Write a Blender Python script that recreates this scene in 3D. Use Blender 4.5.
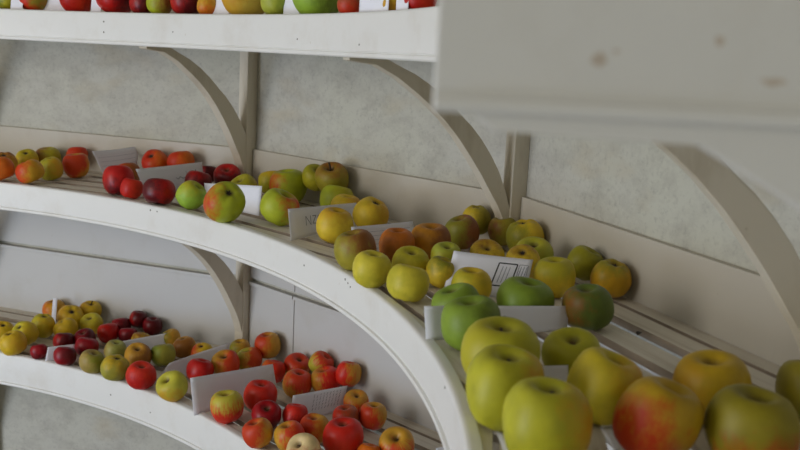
import bpy, bmesh, math, random
from mathutils import Vector, Matrix, noise

scn = bpy.context.scene
for o in list(bpy.data.objects):
    bpy.data.objects.remove(o)
S = 0.87            # metres per modelling unit
EYE = 1.45          # height of the camera above the floor
C = scn.collection

# ------------------------------------------------------------------ camera
cam_d = bpy.data.cameras.new('camera')
cam = bpy.data.objects.new('camera', cam_d)
C.objects.link(cam)
cam.matrix_world = Matrix.Translation((0, 0, EYE)) @ Matrix.Rotation(math.pi/2 - 0.176, 4, 'X') @ Matrix.Rotation(0.0495, 4, 'Z')
cam_d.sensor_width = 36
cam_d.lens = 945.1/800*36
cam_d.clip_start = 0.02
cam_d.dof.use_dof = True
cam_d.dof.focus_distance = 2.0
cam_d.dof.aperture_fstop = 7.0
scn.camera = cam

# ------------------------------------------------------------------ light
scn.view_settings.view_transform = 'Standard'
scn.view_settings.look = 'None'
scn.view_settings.exposure = -0.42
scn.view_settings.gamma = 1
scn.view_settings.use_curve_mapping = False

w = bpy.data.worlds.new('overcast_sky')
scn.world = w
w.use_nodes = True
bgn = w.node_tree.nodes['Background']
bgn.inputs[0].default_value = (0.80, 0.88, 1.0, 1)
bgn.inputs[1].default_value = 0.35

def area(name, loc, target, size, sy, power, col):
    d = bpy.data.lights.new(name, 'AREA')
    d.shape = 'RECTANGLE'; d.size = size; d.size_y = sy; d.energy = power; d.color = col
    o = bpy.data.objects.new(name, d); C.objects.link(o)
    o.location = loc
    o.rotation_euler = (Vector(target) - Vector(loc)).to_track_quat('-Z', 'Y').to_euler()
    return o
area('daylight_through_doorway', (-3.65, -0.15, 1.5), (0.0, 1.6, 1.0), 1.8, 1.9, 80, (1.0, 0.965, 0.91))
area('low_blue_fill', (-3.5, -0.1, 0.42), (-0.5, 2.0, 0.6), 1.6, 0.7, 46, (0.52, 0.70, 1.0))  # added bluish fill for the lowest shelf, not a real window
area('high_fill_behind', (0.2, -1.35, 2.1), (0.3, 0.5, 1.45), 0.8, 0.6, 16, (1.0, 0.91, 0.88))  # invented fill lamp aimed at the end board; no window stands there

# ------------------------------------------------------------------ helpers
def srgb(c):
    def f(x):
        x = x/255
        return x/12.92 if x <= 0.04045 else ((x+0.055)/1.055)**2.4
    return (f(c[0]), f(c[1]), f(c[2]), 1)

def P(x, y, z):
    return Vector((x*S, y*S, z*S + EYE))

class MB:
    def __init__(s):
        s.bm = bmesh.new()
    def poly(s, pts, faces):
        vs = [s.bm.verts.new(p) for p in pts]
        for f in faces:
            try: s.bm.faces.new([vs[i] for i in f])
            except ValueError: pass
        return vs
    def prism(s, base, vec):
        """closed solid: polygon `base` swept by vec"""
        n = len(base); vec = Vector(vec)
        pts = [Vector(p) for p in base] + [Vector(p) + vec for p in base]
        fs = [list(range(n))[::-1], list(range(n, 2*n))]
        for i in range(n):
            j = (i+1) % n
            fs.append([i, j, n+j, n+i])
        return s.poly(pts, fs)
    def sweep(s, rows, closed_ends=True):
        """rows: list of equal-length closed cross sections"""
        m = len(rows[0]); pts = [p for r in rows for p in r]; fs = []
        for i in range(len(rows)-1):
            for j in range(m):
                k = (j+1) % m
                fs.append([i*m+j, i*m+k, (i+1)*m+k, (i+1)*m+j])
        if closed_ends:
            fs.append(list(range(m))[::-1]); fs.append([(len(rows)-1)*m+j for j in range(m)])
        return s.poly(pts, fs)
    def build(s, name, mat, parent=None, smooth=False, bevel=0, seg=2, label=None, solid=0):
        bmesh.ops.recalc_face_normals(s.bm, faces=s.bm.faces)
        me = bpy.data.meshes.new(name)
        s.bm.to_mesh(me); s.bm.free()
        if smooth:
            me.polygons.foreach_set('use_smooth', [True]*len(me.polygons))
        me.materials.append(mat)
        o = bpy.data.objects.new(name, me); C.objects.link(o)
        if parent is not None: o.parent = parent
        if solid:
            m = o.modifiers.new('thickness', 'SOLIDIFY'); m.thickness = solid; m.offset = 0
        if bevel:
            m = o.modifiers.new('bevel', 'BEVEL'); m.width = bevel; m.segments = seg; m.limit_method = 'ANGLE'; m.angle_limit = 0.6
        if label: o['label'] = label
        return o

def tag(o, label, cat, group=None):
    o['label'] = label; o['category'] = cat
    if group: o['group'] = group
    return o
def struct(o):
    o['kind'] = 'structure'; return o
def empty(name, loc=(0, 0, 0)):
    o = bpy.data.objects.new(name, None); C.objects.link(o); o.location = loc; o.empty_display_size = .05
    return o

# ------------------------------------------------------------------ materials
def newmat(name):
    m = bpy.data.materials.new(name); m.use_nodes = True
    return m, m.node_tree.nodes, m.node_tree.links, m.node_tree.nodes['Principled BSDF']
def noise_node(nt, ln, scale, detail, vec, rough=.6, stretch=None):
    n = nt.new('ShaderNodeTexNoise'); n.inputs['Scale'].default_value = scale
    n.inputs['Detail'].default_value = detail; n.inputs['Roughness'].default_value = rough
    if stretch:
        mp = nt.new('ShaderNodeMapping'); mp.inputs['Scale'].default_value = stretch
        ln.new(vec, mp.inputs['Vector']); vec = mp.outputs[0]
    ln.new(vec, n.inputs['Vector'])
    return n.outputs['Fac']
def ramp(nt, ln, fac, stops):
    r = nt.new('ShaderNodeValToRGB'); e = r.color_ramp.elements
    while len(e) < len(stops): e.new(.5)
    for k, (p, c) in enumerate(stops):
        e[k].position = p; e[k].color = c if len(c) == 4 else (*c, 1)
    ln.new(fac, r.inputs[0]); return r.outputs[0]
def mix(nt, ln, fac, a, b, mode='MIX'):
    m = nt.new('ShaderNodeMix'); m.data_type = 'RGBA'; m.blend_type = mode
    for sock, v in ((m.inputs[0], fac), (m.inputs[6], a), (m.inputs[7], b)):
        if hasattr(v, 'links') or hasattr(v, 'is_output'): ln.new(v, sock)
        elif isinstance(v, (int, float)): sock.default_value = v
        else: sock.default_value = v
    return m.outputs[2]
G = lambda v: (v, v, v, 1)

def paint_mat(name, col, dirt, dirt_amt=.35, rough=.45, grain=(1, 1, 1), nscale=9, lo=.52, hi=.8):
    m, nt, ln, b = newmat(name)
    tc = nt.new('ShaderNodeTexCoord').outputs['Object']
    n1 = noise_node(nt, ln, nscale, 6, tc, .65, grain)
    f1 = ramp(nt, ln, n1, [(lo, G(0)), (hi, G(dirt_amt))])
    n2 = noise_node(nt, ln, 60, 3, tc)
    c = mix(nt, ln, f1, srgb(col), srgb(dirt))
    f2 = ramp(nt, ln, n2, [(.72, G(0)), (.78, G(.35))])
    c = mix(nt, ln, f2, c, srgb(dirt))
    ln.new(c, b.inputs['Base Color'])
    b.inputs['Roughness'].default_value = rough
    bp_ = nt.new('ShaderNodeBump'); bp_.inputs['Strength'].default_value = .12; bp_.inputs['Distance'].default_value = .002
    ln.new(n1, bp_.inputs['Height']); ln.new(bp_.outputs[0], b.inputs['Normal'])
    return m
MWHITE = paint_mat('white_gloss_paint', (226, 224, 219), (182, 166, 140), .25, .4)
MCREAM = paint_mat('cream_paint', (205, 197, 176), (150, 132, 100), .5, .5)
MPOST = paint_mat('worn_cream_paint', (212, 203, 184), (160, 143, 115), .6, .5, (1, 1, .3), 14)
MBOARD = paint_mat('white_board_paint', (196, 189, 175), (160, 142, 112), .35, .5, (1, 1, 1), 5)

def plaster():
    m, nt, ln, b = newmat('stained_limewash')
    tc = nt.new('ShaderNodeTexCoord').outputs['Object']
    big = noise_node(nt, ln, 2.2, 4, tc, .6)
    mid = noise_node(nt, ln, 11, 8, tc, .75, (1, 1, 1.6))
    fin = noise_node(nt, ln, 90, 4, tc, .7)
    c = ramp(nt, ln, big, [(.35, srgb((198, 196, 180))), (.65, srgb((196, 193, 182)))])
    f = ramp(nt, ln, mid, [(.44, G(0)), (.78, G(.65))])
    c = mix(nt, ln, f, c, srgb((150, 144, 134)))
    f = ramp(nt, ln, fin, [(.53, G(0)), (.72, G(.3))])
    c = mix(nt, ln, f, c, srgb((118, 114, 104)))
    w_ = noise_node(nt, ln, 4, 3, tc, .5, (1, 1, 2.5))
    f = ramp(nt, ln, w_, [(.58, G(0)), (.75, G(.4))])
    c = mix(nt, ln, f, c, srgb((186, 168, 132)))
    ln.new(c, b.inputs['Base Color']); b.inputs['Roughness'].default_value = .85
    bp_ = nt.new('ShaderNodeBump'); bp_.inputs['Strength'].default_value = .3; bp_.inputs['Distance'].default_value = .004
    ln.new(mid, bp_.inputs['Height']); ln.new(bp_.outputs[0], b.inputs['Normal'])
    return m
MPLASTER = plaster()

def slat_mat(name, a, b_, rot):
    """bare whitewashed wood, grain along the board direction (rotation about z)"""
    m, nt, ln, b = newmat(name)
    tc = nt.new('ShaderNodeTexCoord').outputs['Object']
    r = nt.new('ShaderNodeMapping'); r.inputs['Rotation'].default_value = (0, 0, -rot); ln.new(tc, r.inputs['Vector'])
    g = noise_node(nt, ln, 3, 7, r.outputs[0], .7, (1.2, 26, 26))
    k = noise_node(nt, ln, 4, 3, tc)
    c = mix(nt, ln, ramp(nt, ln, g, [(.45, G(0)), (.75, G(1))]), srgb(a), srgb(b_))
    c = mix(nt, ln, ramp(nt, ln, k, [(.5, G(0)), (.75, G(.4))]), c, srgb((176, 160, 136)))
    ln.new(c, b.inputs['Base Color']); b.inputs['Roughness'].default_value = .6
    bp_ = nt.new('ShaderNodeBump'); bp_.inputs['Strength'].default_value = .2; bp_.inputs['Distance'].default_value = .001
    ln.new(g, bp_.inputs['Height']); ln.new(bp_.outputs[0], b.inputs['Normal'])
    return m
def simple(name, col, rough=.6):
    m, nt, ln, b = newmat(name)
    tc = nt.new('ShaderNodeTexCoord').outputs['Object']
    n = noise_node(nt, ln, 40, 3, tc)
    c = mix(nt, ln, ramp(nt, ln, n, [(.4, G(0)), (.7, G(.3))]), srgb(col), srgb(tuple(int(v*.8) for v in col)))
    ln.new(c, b.inputs['Base Color']); b.inputs['Roughness'].default_value = rough
    return m
MRAW = simple('raw_wood_edge', (158, 142, 124)); MCHIP = simple('chipped_paint_undercoat', (208, 194, 178))
MCOOL = paint_mat('white_board_paint_skylit', (200, 198, 194), (170, 160, 142), .3, .5, (1, 1, 1), 5)  # cooler copy of the board paint; low bluish light put into its colour
MINK = simple('black_print', (38, 38, 40)); MPENCIL = simple('grey_pencil', (120, 122, 138))
MBLUE = simple('pale_blue_rule', (150, 158, 180))
MSTEM = simple('dry_stalk', (62, 44, 28)); MCALYX = simple('dry_calyx', (44, 34, 24))
MNAIL = simple('rusty_nail', (84, 70, 52)); MFLOOR = simple('grey_stone_floor', (150, 146, 138)); MCEIL = simple('white_ceiling', (215, 212, 204))
def paper():
    m, nt, ln, b = newmat('white_card')
    tc = nt.new('ShaderNodeTexCoord').outputs['Object']
    n = noise_node(nt, ln, 6, 3, tc)
    c = mix(nt, ln, n, srgb((230, 230, 238)), srgb((238, 237, 242)))
    ln.new(c, b.inputs['Base Color']); b.inputs['Roughness'].default_value = .75
    return m
MPAPER = paper()

# ------------------------------------------------------------------ layout of the round room
RC = (-1.9025, 1.0519)                     # centre of the shelf circle
WC = (RC[0]-.0574, RC[1]-.1799)            # centre of the wall polygon
WR, PH, SG = 2.6711, .1453, .4258          # wall corner radius, phase, step
AP = WR*math.cos(SG/2)
def corner(k, r=0):
    t = PH + SG*k
    return (WC[0] + (WR+r)*math.cos(t), WC[1] + (WR+r)*math.sin(t))
def normal(k):
    t = PH + SG*(k+.5)
    return Vector((math.cos(t), math.sin(t), 0)), Vector((-math.sin(t), math.cos(t), 0))
def ring(R, th, z):
    return P(RC[0] + R*math.cos(th), RC[1] + R*math.sin(th), z)
FLOOR = -EYE/S
CEIL = 1.25

# walls: one slab per facet, doorway side left open to the daylight
names = {-5: 'wall_behind_left', -4: 'wall_behind', -3: 'wall_behind_right', -2: 'wall_near_right', -1: 'wall_right', 0: 'wall_right_rear', 1: 'wall_back', 2: 'wall_back_left', 3: 'wall_left_rear', 4: 'wall_left', 5: 'wall_far_left'}
T_ = .015
for k, nm in names.items():
    n, t = normal(k)
    o_ = Vector((WC[0], WC[1], 0)) + n*(AP+T_)
    hl = (WR+T_)*math.sin(SG/2) + .003
    a, b = o_ - t*hl, o_ + t*hl
    mb = MB()
    base = [P(a.x, a.y, FLOOR), P(b.x, b.y, FLOOR), P(b.x+n.x*.12+t.x*.025, b.y+n.y*.12+t.y*.025, FLOOR), P(a.x+n.x*.12-t.x*.025, a.y+n.y*.12-t.y*.025, FLOOR)]
    mb.prism(base, (0, 0, (CEIL-FLOOR)*S))
    struct(mb.build(nm, MPLASTER))
for nm, z, m, dz in (('floor', FLOOR, MFLOOR, -.1), ('ceiling', CEIL, MCEIL, .1)):
    mb = MB()
    mb.prism([P(WC[0]+3.0*math.cos(i*math.pi/24), WC[1]+3.0*math.sin(i*math.pi/24), z) for i in range(48)], (0, 0, dz))
    struct(mb.build(nm, m))
# posts in the wall corners
for k in range(-1, 6):
    t = PH + SG*k; d = Vector((math.cos(t), math.sin(t), 0)); s = Vector((-d.y, d.x, 0))
    cx_, cy_ = corner(k)
    o_ = Vector((cx_, cy_, 0)); hw = .0185
    mb = MB()
    q = [o_ + d*.012 - s*hw, o_ + d*.012 + s*hw, o_ - d*.035 + s*hw, o_ - d*.035 - s*hw]
    mb.prism([P(v.x, v.y, FLOOR) for v in q], (0, 0, (CEIL-FLOOR)*S))
    struct(mb.build('trim_%d' % (k+2), MPOST, bevel=.002))

# ------------------------------------------------------------------ shelves
TH0, TH1 = -.27, 1.72
SLATS = [(.001, .034), (.045, .090), (.123, .173), (.203, .253), (.280, .330), (.350, .402), (.414, .464), (.472, .522), (.530, .585)]
def clip(poly, px, py, nx, ny):
    """keep the part of poly where (p-(px,py)).n <= 0"""
    out = []
    for i in range(len(poly)):
        a, b = poly[i], poly[(i+1) % len(poly)]
        da = (a[0]-px)*nx + (a[1]-py)*ny; db = (b[0]-px)*nx + (b[1]-py)*ny
        if da <= 0: out.append(a)
        if (da < 0 < db) or (db < 0 < da):
            f = da/(da-db); out.append((a[0]+(b[0]-a[0])*f, a[1]+(b[1]-a[1])*f))
    return out
def outside_circle(poly, R):
    """cut away what lies inside the circle: walk the edge nearest to RC"""
    res = []
    N = 40
    a, b = poly[0], poly[1]; d_, c_ = poly[3], poly[2]       # a-b = room side, d-c = wall side
    for i in range(N+1):
        f = i/N
        p = (a[0]+(b[0]-a[0])*f, a[1]+(b[1]-a[1])*f); q = (d_[0]+(c_[0]-d_[0])*f, d_[1]+(c_[1]-d_[1])*f)
        rp = math.hypot(p[0]-RC[0], p[1]-RC[1]); rq = math.hypot(q[0]-RC[0], q[1]-RC[1])
        if rq <= R+.002: 
            res.append(None); continue
        if rp < R:
            lo, hi = 0., 1.
            for _ in range(30):
                m_ = (lo+hi)/2
                r_ = math.hypot(p[0]+(q[0]-p[0])*m_-RC[0], p[1]+(q[1]-p[1])*m_-RC[1])
                if r_ < R: lo = m_
                else: hi = m_
            p = (p[0]+(q[0]-p[0])*hi, p[1]+(q[1]-p[1])*hi)
        res.append((p, q))
    runs, cur = [], []
    for r in res:
        if r is None:
            if len(cur) > 1: runs.append(cur)
            cur = []
        else: cur.append(r)
    if len(cur) > 1: runs.append(cur)
    return runs

BR_OUT = [(0, .046), (.06, .034), (.12, .010), (.17, -.012), (.217, -.031), (.263, -.056), (.304, -.085), (.344, -.119), (.376, -.145), (.407, -.177), (.436, -.213), (.463, -.254), (.485, -.300), (.500, -.340), (.512, -.385)]
BR_IN = [(0, -.006), (.06, -.008), (.116, -.014), (.172, -.040), (.227, -.076), (.263, -.102), (.298, -.131), (.338, -.171), (.376, -.216), (.408, -.257), (.437, -.299), (.463, -.335), (.480, -.365), (.494, -.400), (.510, -.43)]

def bracket(k, ztop_under, parent, R, end_y=None, maxdrop=1.0):
    """curved bracket standing in the radial plane of wall corner k; its outline hangs below the shelf"""
    V = Vector((*corner(k), 0)); c0 = Vector((RC[0], RC[1], 0))
    d = (V - c0).normalized(); s = Vector((-d.y, d.x, 0)); L = (V-c0).length - 1.9925
    hw = .0165
    rows = []
    extra = [((.528, -.44), (.530, -.49)), ((.548, -.50), (.552, -.54))] if L > .57 else []
    if L > .57: extra = [((.525, -.40), (.527, -.438)), ((.552, -.425), (.556, -.440))]
    for (r1, z1), (r2, z2) in list(zip(BR_OUT, BR_IN)) + extra:
        row = []
        for sg in (-1, 1):
            pass
        sc_ = 1 if L > .52 else .985
        lo_ = R + .0215
        a = c0 + d*max(lo_, 1.9925+r1*sc_); b = c0 + d*max(lo_, 1.9925+r2*(sc_ if L > .52 else 1-.075*(r2/.51)**2) + (0 if r1 else -.004))
        za = min(z1, .046); zt = ztop_under
        p = [P(a.x-s.x*hw, a.y-s.y*hw, zt+za), P(a.x+s.x*hw, a.y+s.y*hw, zt+za), P(b.x+s.x*hw, b.y+s.y*hw, zt+z2), P(b.x-s.x*hw, b.y-s.y*hw, zt+z2)]
        rows.append(p)
    mb = MB(); mb.sweep(rows)
    return mb.build('bracket', MPOST, parent, bevel=.0015)

def nail_specks(parent, R, zt, pts):
    for (th, dz, r) in pts:
        c = ring(R-.0006, th, zt-dz); inward = Vector((-math.cos(th), -math.sin(th), 0)); tan = Vector((-math.sin(th), math.cos(th), 0))
        mb = MB()
        ring_ = [c + tan*math.cos(a*math.pi/4)*r + Vector((0, 0, 1))*math.sin(a*math.pi/4)*r for a in range(8)]
        mb.prism(ring_, inward*-.0012)
        mb.build('nail_head', MNAIL, parent)

def make_shelf(nm, label, zt, zb, R, upstand, ledge, fasc_mat, bands, nails, bay_rng=(-1, 4), th0=-.27):
    root = empty(nm, P(*corner(1), zt)); root.location = (0, 0, 0)
    tag(root, label, 'shelf')
    # fascia: bent board with a rounded top edge and a bead near its lower edge
    prof = [(-.0000, zt-.007), (.0012, zt-.003), (.004, zt-.0008), (.009, zt), (.021, zt-.0005), (.021, zb+.002), (.018, zb), (-.0015, zb), (-.0042, zb+.0025), (-.0045, zb+.006), (-.0035, zb+.0095), (.0018, zb+.0105), (.0018, zb+.0125), (.0, zb+.0135)]
    rows = []
    N = 150
    for i in range(N+1):
        th = th0 + (TH1-th0)*i/N
        rows.append([ring(R+a, th, z) for a, z in prof])
    mb = MB(); mb.sweep(rows)
    f = mb.build('fascia', fasc_mat, root, smooth=True)
    m = f.modifiers.new('edges', 'EDGE_SPLIT'); m.split_angle = math.radians(38)
    nail_specks(f, R, zt, nails)
    # slatted deck, one board set per bay
    for k in range(*bay_rng):
        n, t = normal(k)
        mt = slat_mat('slat_wood', (220, 212, 196), (196, 184, 164), PH+SG*(k+.5)+math.pi/2)
        mb = MB()
        for (d0, d1) in SLATS:
            d0, d1 = d0/.87, d1/.87
            def pt(d, side):
                r = AP - d
                h = r*math.tan(SG/2) - .002
                q = Vector((WC[0], WC[1], 0)) + n*r + t*h*side
                return (q.x, q.y)
            poly = [pt(d1, -1), pt(d1, 1), pt(d0, 1), pt(d0, -1)]
            if k == -1:       # the shelf stops at the end board
                poly = [(x, max(y, ENDY+.02)) for x, y in poly]
                if poly[0][1] >= poly[1][1]-.01: continue
            for run in outside_circle(poly, R+.022):
                rows = []
                for p, q in run:
                    rows.append([P(p[0], p[1], zt-.0035), P(q[0], q[1], zt-.0035), P(q[0], q[1], zt-.0175), P(p[0], p[1], zt-.0175)])
                mb.sweep(rows)
        sl = mb.build('slats', mt, root)
        sl.data.materials.append(MRAW)
        for p_ in sl.data.polygons:
            if p_.normal.z < .5: p_.material_index = 1
        # bearers under the slats
        V0 = Vector((*corner(k), 0)); V1 = Vector((*corner(k+1), 0)); c0 = Vector((RC[0], RC[1], 0))
    for k in range(max(bay_rng[0]+1, 0), bay_rng[1]+1):
        V = Vector((*corner(k), 0)); c0 = Vector((RC[0], RC[1], 0))
        d = (V-c0).normalized(); s = Vector((-d.y, d.x, 0)); L = (V-c0).length
        a, b = c0 + d*(R+.022), c0 + d*(L-.036)
        mb = MB(); hw = .0165
        mb.prism([P(a.x-s.x*hw, a.y-s.y*hw, zt-.018), P(a.x+s.x*hw, a.y+s.y*hw, zt-.018), P(b.x+s.x*hw, b.y+s.y*hw, zt-.018), P(b.x-s.x*hw, b.y-s.y*hw, zt-.018)], (0, 0, -(zt-.018-(zb+.047))*S))
        mb.build('bearer', MPOST, root)
        bracket(k, zb, root, R)
    # back boards along the wall, one per bay
    for k in range(*bay_rng):
        n, t = normal(k)
        for (z0, z1, th_) in bands:
            y0 = -1
            hl = (AP)*math.tan(SG/2) - .020
            segs = [(-hl, hl)]
            if k == 1 and nm_low(zt): segs = [(-hl, .302), (.306, hl)]
            for s0, s1 in segs:
                a = Vector((WC[0], WC[1], 0)) + n*AP + t*s0; b = Vector((WC[0], WC[1], 0)) + n*AP + t*s1
                mb = MB()
                q = [a, b, b + n*(T_-.001), a + n*(T_-.001)]
                if th_ > T_: q = [a - n*(th_-T_), b - n*(th_-T_), b + n*(T_-.001), a + n*(T_-.001)]
                mb.prism([P(v.x, v.y, z0) for v in q], (0, 0, (z1-z0)*S))
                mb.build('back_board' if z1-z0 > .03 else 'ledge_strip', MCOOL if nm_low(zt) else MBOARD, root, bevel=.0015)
    return root
ENDY = .52
def nm_low(z): return z < -.8

shelf_low = make_shelf('shelf', 'lowest curved white shelf, loaded with small red and yellow apples', -1.0112, -1.1182, 1.994,
    None, None, MWHITE, [(-1.03, -.780, T_), (-.780, -.768, T_+.008), (-.756, -.556, T_)], [(1.02, .05, .0022), (.93, .06, .0018)])
shelf_mid = make_shelf('shelf', 'middle curved white shelf, loaded with green and yellow apples and cards', -.45, -.5371, 1.9925,
    None, None, MWHITE, [(-.468, -.323, T_)], [(.93, .014, .0022), (.915, .014, .0018), (.45, .012, .0022), (.442, .016, .0018), (.435, .021, .0018), (.12, .012, .002), (.56, .03, .002)])
shelf_top = make_shelf('shelf', 'top curved white shelf at eye level with a square end board near the camera', .0863, -.0064, 2.02,
    None, None, MWHITE, [(.068, .215, T_)], [(1.045, .028, .0022), (1.045, .058, .0022), (.9, .05, .0016), (.62, .058, .0018), (.47, .066, .0018)], th0=-.252)

# square end board of the top shelf, a board across the end with a lip, and the curved end bracket below
def end_board():
    x0 = .0150
    x1 = .64
    mb = MB()
    prof = [(-.000, .115), (-.000, -.0165), (-.0015, -.0175), (-.0015, -.0195), (-.007, -.0200), (-.0085, -.0235), (-.0075, -.0270), (-.004, -.0285), (.018, -.0285), (.018, .115)]
    mb.sweep([[P(x, ENDY+dy, z) for dy, z in prof] for x in (x0, x1)])
    eb = mb.build('end_board', MWHITE, shelf_top, bevel=.0012)
    rnd = random.Random(4)
    for (cx_, cz_, rx, rz) in ((.088, .0040, .0052, .0040), (.152, .0165, .0028, .0030), (.183, -.0035, .0080, .0022), (.097, .0085, .002, .0015)):
        mb = MB(); n_ = 14
        mb.prism([P(x0+cx_+rx*math.cos(a*2*math.pi/n_)*rnd.uniform(.6, 1.2), ENDY-.0002, cz_+rz*math.sin(a*2*math.pi/n_)*rnd.uniform(.6, 1.2)) for a in range(n_)], (0, .0004, 0))
        mb.build('paint_chip', MCHIP, eb)
    # bracket under the end board
    out = [(.022, -.0285), (.034, -.0375), (.06, -.0385), (.147, -.0400), (.17, -.052), (.20, -.068), (.25, -.098), (.30, -.133), (.36, -.19), (.42, -.26), (.47, -.345), (.50, -.41)]
    top = [(.03, -.0285), (.05, -.0285), (.10, -.0285), (.20, -.0285), (.25, -.0285), (.30, -.05), (.35, -.08), (.40, -.12), (.45, -.17), (.50, -.24), (.545, -.32), (.58, -.40)]
    mb = MB()
    rows = []
    for (a, za), (b, zb_) in zip(out, top):
        rows.append([P(x0+a, ENDY-.002, za), P(x0+b, ENDY-.002, max(zb_, za+.0005)), P(x0+b, ENDY+.016, max(zb_, za+.0005)), P(x0+a, ENDY+.016, za)])
    mb.sweep(rows)
    mb.build('bracket', MWHITE, shelf_top, bevel=.001)
end_board()

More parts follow.
